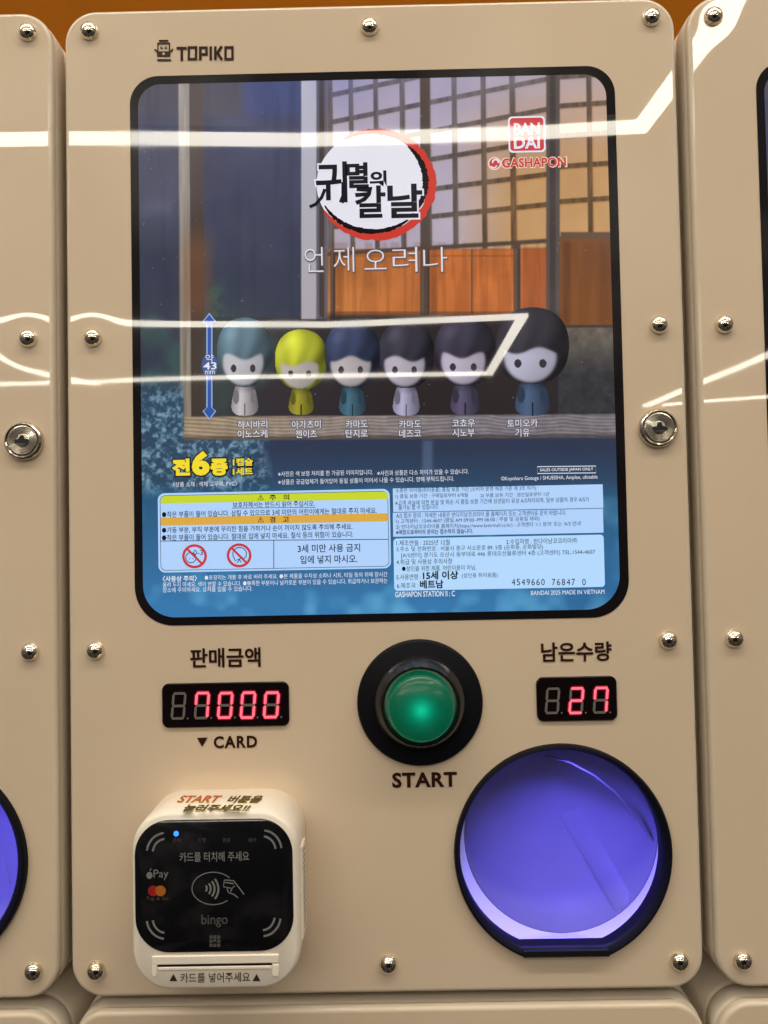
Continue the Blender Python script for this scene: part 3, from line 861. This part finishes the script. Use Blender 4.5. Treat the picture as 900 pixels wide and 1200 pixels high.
# red maker badge and word mark
rb = MB()
rb.poly(at_y(rrect(*box_px(595.5, 136.5, 639, 179), 5 * MM), -0.0003), 0)
rb.poly(at_y(rrect(*box_px(597.5, 138.5, 637, 177), 4 * MM), -0.00036), 1)
rb.text(words('BAN', 602, 632.5, 151.6, 14.5, y=-0.00042, weight=.03), 0); rb.text(words('DAI', 602, 632.5, 167.6, 14, y=-0.00042, weight=.03), 0)
rb.build('red_badge', [WHITE, SALM], PO)
gt = MB(); go = MB()
go.text(words('GASHAPON', 586.6, 664.6, 190.8, 13.2, y=-0.00034, weight=.07, space=1.05)); go.poly(at_y(circ(*P(579.4, 192), 8 * MM, 24), -0.00034))
go.build('word_mark_outline', ink((236, 214, 196)), PO)
gt.text(words('GASHAPON', 588, 663, 190.8, 11, y=-0.0004, weight=.03, space=1.05))
gt.poly(at_y(circ(*P(579.4, 192), 6.2 * MM, 24), -0.0004)); gt.build('word_mark', SALM, PO)
gm = MB(); strokes(gm, arcpts(580.5, 190.5, 3.4, 3, 200, -20), 1.8, -0.00045); strokes(gm, arcpts(578.5, 195, 3, 2, 180, 380), 1.4, -0.00045); gm.build('word_mark_swirl', WHITE, PO)

# height arrow
ar = MB(); ao = MB()
for mb, e, y in ((ao, 1.6, -0.0003), (ar, 0, -0.00036)):
    mb.poly(at_y([P(245.5, 369 - e * 1.4), P(252 + e, 377), P(245.5, 383), P(239 - e, 377)], y)); mb.poly(at_y([P(245.5, 490 + e * 1.4), P(252 + e, 482), P(245.5, 475), P(239 - e, 482)], y - 0.00001))
    slab(243.6 - e, 378, 247.6 + e, 416, y - 0.00002, mb); slab(243.6 - e, 437, 247.6 + e, 480, y - 0.00003, mb)
ao.build('height_arrow_outline', ink((150, 174, 220)), PO); ar.build('height_arrow', BLUE, PO)
aw = MB(); aw.text(words('약', 241, 250.5, 420, 9, y=-0.0005)); aw.text(words('43', 238.5, 254, 429, 8.5, y=-0.0005, weight=.02)); aw.text(words('mm', 240.5, 252, 436.5, 4, y=-0.0005)); aw.build('height_lettering', WHITE, PO)
ak = MB(); ak.poly(at_y([P(*p) for p in arcpts(246, 428, 9.5, 13, 0, 360, 24)[:-1]], -0.0004)); ak.build('height_ground', ink((66, 92, 150)), PO)

# names under the toys
nm = MB(); nk = MB()
for a, b, cx, y1_, w1, w2 in (('하시바리', '이노스케', 296, 497.5, 35, 35), ('아가츠미', '젠이츠', 359, 497.5, 34, 25), ('카마도', '탄지로', 418, 497, 26, 26), ('카마도', '네즈코', 480.5, 497, 26, 26), ('코쵸우', '시노부', 543, 496, 27, 26), ('토미오카', '기유', 612, 496, 36, 17)):
    for s_, w_, yy in ((a, w1, y1_), (b, w2, y1_ + 11)):
        nk.text(words(s_, cx - w_ / 2 - 1, cx + w_ / 2 + 1, yy, 11.2, y=-0.00034, weight=.06)); nm.text(words(s_, cx - w_ / 2, cx + w_ / 2, yy, 9.6, y=-0.0005, weight=.008))
nk.build('name_shadow', ink((86, 82, 92)), PO); nm.build('name_lettering', ink((222, 226, 244)), PO)

# yellow count line
yo = MB(); yl = MB()
for s_, xa, xb, yc, h in (('전', 202, 223, 547.5, 20), ('6', 225, 246, 543, 29), ('종', 247, 267, 547.5, 20), ('1캡슐', 273, 296.5, 541.5, 9), ('1세트', 273, 296.5, 552.5, 9)):
    yo.text(words(s_, xa - 1.8, xb + 1.8, yc, h + 3.6, y=-0.00036, weight=.085 if h > 10 else .05)); yl.text(words(s_, xa, xb, yc, h, y=-0.0005, weight=.055 if h > 10 else .03))
yo.build('count_outline', ink((36, 52, 66), .3), PO); yl.build('count_lettering', YEL, PO)

fx = MB()
fx.text(words('〈상품 소재 : 색채 고무에, PVC〉', 203, 278, 567.3, 6.4, y=-0.0005))
fx.build('material_note', WHITE, PO); fx = MB()
fx.text(words('※사진은 색 보정 처리를 한 가공된 이미지입니다.', 326, 437, 554.5, 6, y=-0.0005)); fx.text(words('※사진과 상품은 다소 차이가 있을 수 있습니다.', 442, 549, 553.5, 6, y=-0.0005))
fx.text(words('※상품은 공급업체가 들어있어 동일 상품이 이어서 나올 수 있습니다. 양해 부탁드립니다.', 326, 532, 563, 6, y=-0.0005))
fx.build('photo_note', WHITE, PO); fx = MB()
fx.text(words('©Koyoharu Gotoge / SHUEISHA, Aniplex, ufotable', 587, 700, 560.4, 6, y=-0.0005)); fx.text(words('SALES OUTSIDE JAPAN ONLY', 632.5, 695, 550.7, 4.4, y=-0.0005, weight=.01))
strokes(fx, [(629.5, 547), (698, 546.2), (698, 554.2), (629.5, 555)], .9, -0.0005, True)
fx.build('rights_note', WHITE, PO); fx = MB()
fx.text(words('〈사용상 주의〉', 191, 231, 678, 7, y=-0.0005, weight=.02))
fx.text(words('●포장지는 개봉 후 바로 버려 주세요. ●본 제품을 수지성 소파나 시트, 타일 등의 위에 장시간', 240, 454, 675, 6, y=-0.0005))
fx.text(words('올려 두지 마세요. 색이 변할 수 있습니다. ●뾰족한 부분이나 날카로운 부분이 있을 수 있습니다. 취급하거나 보관하는', 191, 454, 682.8, 6, y=-0.0005))
fx.text(words('장소에 주의하세요. 상처를 입을 수 있습니다.', 191, 296, 690.5, 6, y=-0.0005))
fx.build('usage_note', WHITE, PO); fx = MB()
fx.text(words('GASHAPON STATION II : C', 463, 533, 696, 6.6, y=-0.0005, weight=.012)); fx.build('series_line', WHITE, PO); fx = MB(); fx.text(words('BANDAI 2025 MADE IN VIETNAM', 622, 708, 694, 5.2, y=-0.0005))
fx.build('origin_line', WHITE, PO)

# notice boxes
nb = MB()
b1 = box_px(185.5, 575.5, 457.5, 668.5); nb.poly(at_y(rrect(*b1, 8 * MM), -0.0003), 0)
b1i = box_px(188, 578, 455.5, 666.3); nb.poly(at_y(rrect(*b1i, 6.5 * MM), -0.00034), 3)
b1j = box_px(188.6, 578.6, 454.9, 665.7); nb.poly(at_y(rrect(*b1j, 6 * MM), -0.00038), 0)
bt = box_px(188.6, 578.6, 454.9, 587.5); nb.poly(at_y(rrect(*bt, (6 * MM, 6 * MM, .0001, .0001)), -0.00042), 1)
bo = box_px(188.6, 604, 454.9, 613.4); nb.poly(at_y(rrect(*bo, .0001), -0.00042), 2)
strokes(nb, [(188.6, 634), (454.9, 632)], .8, -0.00045, m=3); strokes(nb, [(321, 633), (321, 666)], .8, -0.00046, m=3); strokes(nb, [(272, 595.5), (370, 594.5)], .6, -0.00046, m=3)
NB = nb.build('caution_box', [PANELC, LIME, OCH, NAVY], PO)
nt = MB()
nt.text(words('주   의', 316, 339, 582.8, 7, y=-0.0005, weight=.015)); nt.text(words('경   고', 316, 339, 608.8, 7, y=-0.0005, weight=.015))
for yy in (582.8, 608.8):
    strokes(nt, [(302.5, yy + 3), (309, yy + 3), (305.7, yy - 3)], .9, -0.0005, True); strokes(nt, [(305.7, yy - 1), (305.7, yy + 1.2)], .9, -0.00052); strokes(nt, [(305.7, yy + 1.7), (305.7, yy + 2.3)], .9, -0.00052)
nt.text(words('보호자께서는 반드시 읽어 주십시오.', 273, 369, 590.8, 6.8, y=-0.0005, weight=.008))
nt.text(words('●작은 부품이 들어 있습니다. 삼킬 수 있으므로 3세 미만의 어린이에게는 절대로 주지 마세요.', 190, 441.5, 600.6, 7.2, y=-0.0005, weight=.008))
nt.text(words('●가동 부분, 부직 부분에 무리한 힘을 가하거나 손이 끼이지 않도록 주의해 주세요.', 190, 413, 619.3, 7.2, y=-0.0005, weight=.008))
nt.text(words('●작은 부품이 들어 있습니다. 절대로 입에 넣지 마세요. 질식 등의 위험이 있습니다.', 190, 414, 628, 7.2, y=-0.0005, weight=.008))
nt.text(words('3세 미만 사용 금지', 349, 422, 642.3, 9.6, y=-0.0005, weight=.012)); nt.text(words('입에 넣지 마시오.', 352, 419, 655.3, 9.6, y=-0.0005, weight=.012))
nt.build('caution_lettering', NAVY, PO)
pi = MB()
for cx, cy in ((228.3, 651.8), (280.5, 650.8)):
    strokes(pi, arcpts(cx, cy, 13, 12.6, 0, 360, 40)[:-1], 3, -0.0006, True); strokes(pi, [(cx - 9, cy - 9), (cx + 9, cy + 9)], 2.6, -0.00062)
pi.build('prohibition_sign', ink((206, 62, 66)), PO)
pf = MB()
strokes(pf, arcpts(224, 653.5, 6, 6, 0, 360, 20)[:-1], .9, -0.0005, True); pf.text(words('0-3', 227, 238, 647.5, 6, y=-0.0005)); strokes(pf, [(222, 654.5), (223, 655)], .9, -0.0005); strokes(pf, [(226, 654.5), (227, 655)], .9, -0.0005)
strokes(pf, arcpts(281, 649, 8, 7.5, -60, 220, 20), .9, -0.0005); strokes(pf, [(274, 653), (276, 657), (280, 655), (283, 659)], .9, -0.0005); strokes(pf, [(278, 660), (281, 655), (285, 653)], .9, -0.0005)
pf.build('pictogram', NAVY, PO)

rbx = MB()
rbx.poly(at_y(rrect(*box_px(460.5, 570, 706.5, 597.6), .0002), -0.0003), 0); rbx.poly(at_y(rrect(*box_px(460.5, 598.5, 706.8, 626.6), .0002), -0.0003), 0); rbx.poly(at_y(rrect(*box_px(461.5, 628.8, 708, 690), 4 * MM), -0.0003), 1)
rbx.build('information_box', [PANELC, PANELC2], PO)
it = MB()
for s_, xa, xb, yc, h, w in (
    ('소중한 아이템(취미용품) 품질 보증 기간 (소비자 분쟁 해결 기준 제 3조 의거)', 463.5, 628, 573.6, 6, 0),
    ('1) 품질 보증 기간 : 구매일로부터 6개월', 463.5, 548, 581.2, 5.8, 0), ('2) 부품 보유 기간 : 생산일로부터 1년', 563, 643, 580.2, 5.8, 0),
    ('※고객 과실에 의한 분실 및 파손 시 품질 보증 기간에 상관없이 유상 A/S처리되며, 일부 상품의 경우 A/S가', 463, 690, 587.4, 6, 0),
    ('불가능 할 수 있습니다.', 467, 514, 594.3, 5.8, 0),
    ('A/S 접수 문의 : 자세한 내용은 반다이남코코리아 몰 홈페이지 또는 고객센터로 문의 바랍니다.', 464, 663, 602.4, 6.2, 0),
    ('1) 고객센터 : 1544-4607 (평일 AM 09:00~PM 06:00 / 주말 및 공휴일 제외)', 464, 632, 609.6, 6.2, 0),
    ('2) 반다이남코코리아몰 홈페이지(https://www.bnkrmall.co.kr) : 고객센터 \'1:1 문의\' 또는 \'A/S 안내\'', 464, 681, 615.8, 6.2, 0),
    ('※매장으로부터의 문의는 접수하지 않습니다.', 464, 554, 623, 5.8, .015),
    ('1.제조연월 : 2025년 12월', 464.5, 527, 635.8, 6.6, 0), ('2.수입자명 : 반다이남코코리아㈜', 593, 676, 634, 6.6, 0),
    ('3.주소 및 전화번호 : 서울시 중구 서소문로 89, 5층 (순화동, 순화빌딩)', 464.5, 636, 642.4, 6.8, 0),
    ('[A/S센터] 경기도 오산시 동부대로 446 롯데오산물류센터 4층 (고객센터) TEL.1544-4607', 470, 697, 649, 6.8, 0),
    ('4.취급 및 사용상 주의사항', 464.5, 530, 658, 6.4, 0), ('●성인을 위한 제품. 어린이용이 아님.', 471, 558, 665.6, 6.2, 0),
    ('5.사용연령 :', 464.5, 493, 676, 6.4, 0), ('15세 이상', 495.5, 537, 674, 10, .03), ('(성인용 취미용품)', 541, 583, 674.4, 6.4, 0),
    ('6.제조국 :', 465, 490, 686, 6.4, 0), ('베트남', 492, 519.5, 684.6, 10, .03)):
    it.text(words(s_, xa, xb, yc, h, y=-0.0005, weight=w))
for s_, xa in (('4549660', 599.5), ('76847', 646.5), ('0', 682)):
    for k, c in enumerate(s_):
        it.text(words(c, xa + k * 5.75, xa + k * 5.75 + 4.1, 682, 7.6, y=-0.0005))
it.build('information_lettering', NAVY, PO)

# ------------------------------------------------------------------ card reader fixed to the front
RD = thing('card_reader', 'ivory card reader with a black touch face below the price display', 'card reader', (*[P(252, 1110)[0], -0.0001, P(252, 1110)[1]],))
FY = -0.030
rb_ = box_px(153.2, 950, 350.5, 1161.5, FY); RR = 46 * MM * .92
OFF = Vector(RD.location)


def rlink(o):
    """meshes below are written in world metres; shift them into the reader's own space"""
    for v in o.data.vertices: v.co -= OFF
    return o


m = MB()
m.rings([at_y(inset_rr(rb_, RR, i, 16), y) for i, y in ((0.0006, 0.0), (0, -0.0006), (0, FY + 0.0035), (0.0004, FY + 0.0018), (0.0012, FY + 0.0006), (0.0022, FY))], False, True)
rlink(flat_smooth(m.build('reader_body', READERW, RD), 50))
gb = box_px(158.5, 960, 343.5, 1115, FY)
m = MB(); m.rings([at_y(inset_rr(gb, 40 * MM * .92, i, 14), y) for i, y in ((0, FY + 0.0002), (0, FY - 0.0003), (0.0003, FY - 0.0005))], False, True)
gl_ = rlink(flat_smooth(m.build('touch_face', GLASSK, RD), 40))
GY = FY - 0.0005; e = -0.0001
q = MB()
for cx, cy, a0, a1 in ((194, 1000, 95, 172), (308, 997, 8, 85), (194, 1076, 188, 265), (307, 1073, 275, 352)):
    strokes(q, arcpts(cx, cy, 15, 17, a0, a1), 2.4, e, Y=GY); strokes(q, arcpts(cx, cy, 22, 24, a0, a1), 2.4, e, Y=GY)
q.text(words('카드를 터치해 주세요', 210.5, 292, 1003.8, 11.5, y=e, Y=GY, weight=.012))
q.text(words('Pay', 180, 197.5, 1025, 12.5, y=e, Y=GY, weight=.0))
q.poly(at_y([P(*p, GY) for p in arcpts(175.2, 1025.6, 3.6, 4.2, 60, 480, 20)], GY + e)); q.poly(at_y([P(175.3, 1020.6, GY), P(176.2, 1017.8, GY), P(177.6, 1017.2, GY), P(176.9, 1019.8, GY)], GY + e))
strokes(q, arcpts(250, 1041, 25, 19, 40, 312, 30), 1.1, e, Y=GY)
for k, rr in enumerate((4.5, 9, 13.5, 18)):
    strokes(q, arcpts(236, 1041 + .2 * k, rr + 2, rr + 1, -38, 38, 10), 2.2, e, Y=GY)
strokes(q, [(263, 1031), (274, 1032), (277, 1036), (286, 1048)], 1.2, e, Y=GY); strokes(q, [(263, 1031), (262, 1039), (272, 1041), (275, 1038)], 1.2, e, Y=GY); strokes(q, [(266, 1041), (268, 1046), (274, 1048), (279, 1052)], 1.2, e, Y=GY); strokes(q, [(272, 1041), (270, 1045)], 1.1, e, Y=GY); strokes(q, [(264, 1034), (274, 1035.5)], 1.4, e, Y=GY)
rlink(q.build('face_lettering', GREYI, gl_))
q = MB()
q.text(words('bingo', 236, 267, 1079, 15.5, y=e, Y=GY, weight=.012))
rlink(q.build('reader_logo', DIMI, gl_)); q = MB()
for s_, cx in (('준비', 207), ('진행', 236.5), ('완료', 265.5), ('에러', 295.5)):
    q.text(words(s_, cx - 4.5, cx + 4.5, 984.5, 5.4, y=e, Y=GY))
rlink(q.build('status_lettering', DIMI, gl_)); q = MB()
q.text(words('Tap & Go', 171.5, 197.5, 1053.3, 5.6, y=e, Y=GY))
rlink(q.build('tap_lettering', DIMI, gl_)); q = MB()
for a in range(3):
    for b in range(3):
        if (a, b) != (1, 1):
            pp = [P(245.5 + a * 4.5, 1096 + b * 4.8, GY), P(249.2 + a * 4.5, 1096 + b * 4.8, GY), P(249.2 + a * 4.5, 1100 + b * 4.8, GY), P(245.5 + a * 4.5, 1100 + b * 4.8, GY)]
            q.poly(at_y(pp, GY + e))
strokes(q, [(250, 1102), (253.5, 1102)], 3, e, Y=GY)
rlink(q.build('chip_symbol', DIMI, gl_))
q = MB(); q.poly(at_y(circ(*P(179.7, 1044, GY), 6.2 * MM * .92, 24), GY - 0.0001)); rlink(q.build('red_disc', mat('red_disc_ink', (0.34, 0.015, 0.02), .3), gl_))
q = MB(); q.poly(at_y(circ(*P(188.2, 1043.8, GY), 6.2 * MM * .92, 24), GY - 0.00015)); rlink(q.build('orange_disc', mat('orange_disc_ink', (0.42, 0.13, 0.015), .3), gl_))
q = MB(); lathe(q, *P(206.5, 977, GY), [(2.9 * MM, GY + .0001), (2.7 * MM, GY - .0002), (1.5 * MM, GY - .0004)], 20); rlink(q.build('status_light', LEDB, gl_))
# card slot in the chin
m = MB()
sb = box_px(178, 1119, 327, 1129, FY)
m.rings([at_y(inset_rr(sb, .0006, i, 4), y) for i, y in ((0, FY + .0005), (0, FY - .0003), (.0003, FY - .0006))], False, True)
for xa, xb in ((178, 184.5), (319, 327)):
    b_ = box_px(xa, 1129.6, xb, 1144, FY)
    m.rings([at_y(inset_rr(b_, .0008, i, 4), y) for i, y in ((0, FY + .0005), (0, FY - .0002), (.0003, FY - .0005))], False, True)
sl = rlink(flat_smooth(m.build('card_slot', READERW, RD), 40))
m = MB(); db = box_px(184.8, 1129.2, 318.7, 1131.6, FY); m.poly(at_y(rrect(*db, .0001), FY - .0003)); rlink(m.build('slot_mouth', HOLE, sl))  # flat near-black sheet standing in for the shade in the slot
m = MB(); lp = box_px(184.8, 1131.9, 318.7, 1136.2, FY)
m.rings([at_y(inset_rr(lp, .0004, i, 4), y) for i, y in ((0, FY + .0004), (0, FY - .0002), (.0004, FY - .0004))], False, True); rlink(m.build('slot_lip', READERW, sl))
q = MB()
q.text(words('카드를 넣어주세요', 211.5, 293, 1145.2, 11.5, y=-.0002, Y=FY, weight=.006))
for cx in (203.3, 300.7): q.poly(at_y([P(cx - 4.6, 1149.5, FY), P(cx + 4.6, 1149.5, FY), P(cx, 1141, FY)], FY - .0002))
rlink(q.build('slot_lettering', INKK, RD))
# sticker lettering on the top, read from the front
ZT = rb_[3] + 0.00012


def top_words(body_, xa, xb, ya, yb, w, dz=0.0):
    v, f = glyphs(body_, w, .25); a = np.array(v); lo, hi = a[:, :2].min(0), a[:, :2].max(0); u = (a[:, :2] - lo) / (hi - lo)
    def g(x, y):
        d = ray(x, y); tt_ = (ZT - CAM[2]) / d[2]; k = CAM + tt_ * d; return k
    A, Bq, Cq, D = g(xa, yb), g(xb, yb), g(xa + 4, ya), g(xb + 4, ya)
    return [tuple((A * (1 - p[0]) + Bq * p[0]) * (1 - p[1]) + (Cq * (1 - p[0]) + D * p[0]) * p[1] + np.array([0, 0, dz])) for p in u], f


q = MB(); q.text(top_words('START', 207, 257, 932.5, 940.5, .02, .00012)); rlink(q.build('sticker_lettering', REDI, RD))
q = MB(); q.text(top_words('버튼을', 265, 305, 932.5, 941, .02, .00012)); q.text(top_words('눌러주세요!!', 214, 291, 943, 951, .02, .00012)); rlink(q.build('sticker_lettering', INKK, RD))
q = MB(); q.text(top_words('START', 206.5, 257.5, 932, 941, .045)); q.text(top_words('버튼을', 264.5, 305.5, 932, 941.5, .045)); q.text(top_words('눌러주세요!!', 213.5, 291.5, 942.5, 951.5, .045)); rlink(q.build('sticker_outline', YELI, RD))
# raised strip and grille slits on the right flank
XR = rb_[2]
m = MB(); zc = (rb_[1] + rb_[3]) / 2
def flank(y0_, y1_, za, zb, dx):
    return [[(XR + d_, y0_ + i_, za + i_), (XR + d_, y1_ - i_, za + i_), (XR + d_, y1_ - i_, zb - i_), (XR + d_, y0_ + i_, zb - i_)] for d_, i_ in ((-.0002, 0), (dx, 0.0), (dx + .0003, .0004))]
m.rings(flank(-.022, -.010, zc - .022, zc + .020, .0006), False, True); fl = rlink(m.build('side_strip', READERW, RD))
m = MB()
for k in range(14):
    z_ = zc - .019 + k * .0027
    m.poly([(XR + .0010, -.019, z_), (XR + .0010, -.013, z_), (XR + .0010, -.013, z_ + .0012), (XR + .0010, -.019, z_ + .0012)])
rlink(m.build('side_grille', DIMI, fl))

# ------------------------------------------------------------------ neighbours: copies of the middle machine without its lettering
KEEP = ('front_panel', 'door_shell', 'cabinet', 'window_border', 'poster', 'prize_outlet', 'push_button', 'screw', 'key_lock', 'digital_display', 'outlet_lamp')


def copy_tree(o, parent, deep=True):
    c = o.copy(); COL.objects.link(c); c.parent = parent
    if deep:
        for ch in list(o.children): copy_tree(ch, c)
    return c


def copy_machine(dx, dz, label, keep):
    r = main.copy(); COL.objects.link(r); r.location = (dx, 0, dz); r['label'] = label; r['group'] = ROOT_GROUP
    for ch in list(main.children):
        base = ch.name.split('.')[0]
        if base in keep: copy_tree(ch, r, deep=(base != 'poster'))
    return r


DZ = P(843, 20)[1] - P(105, 37)[1]
left = copy_machine(-PITCH_X, 0.0, 'cream vending machine at the left edge, only its right strip in view', KEEP)
right = copy_machine(PITCH_X, 0.0, 'cream vending machine at the right edge, only its left strip in view', KEEP)
LOW = (PANEL[3] - PANEL[1]) + 17 * MM
LK = ('front_panel', 'door_shell', 'cabinet', 'window_border', 'screw')
# the lower row shows only its top edge: body and plate
low = thing('vending_machine', 'lower machine directly under the middle one, only its top edge showing', 'vending machine', (0, 0, -LOW), ROOT_GROUP)
for ch in list(main.children):
    if ch.name.split('.')[0] in ('door_shell', 'cabinet', 'window_border'): copy_tree(ch, low)
_p = MB(); _p.rings([at_y(inset_rr(PANEL, PR, i, 14), y) for i, y in ((0, 0.0042), (0, 0.0018), (0.0003, 0.0009), (0.0009, 0.0003), (0.0015, 0.00006), (0.0021, 0.0))], False, False, 1); _p.poly(at_y(inset_rr(PANEL, PR, 0.0021, 14), 0.0))
_o = _p.build('front_panel', [BEIGE, EDGE], low)
for f in _o.data.polygons: f.use_smooth = f.material_index == 1
for dx, lab in ((-PITCH_X, 'lower machine in the bottom left corner, only its rounded top corner showing'), (PITCH_X, 'lower machine in the bottom right corner, only its rounded top corner showing')):
    r = low.copy(); COL.objects.link(r); r.location = (dx, 0, -LOW); r['label'] = lab
    for ch in list(low.children): copy_tree(ch, r)

bpy.data.objects.remove(_to); bpy.data.curves.remove(_cu)
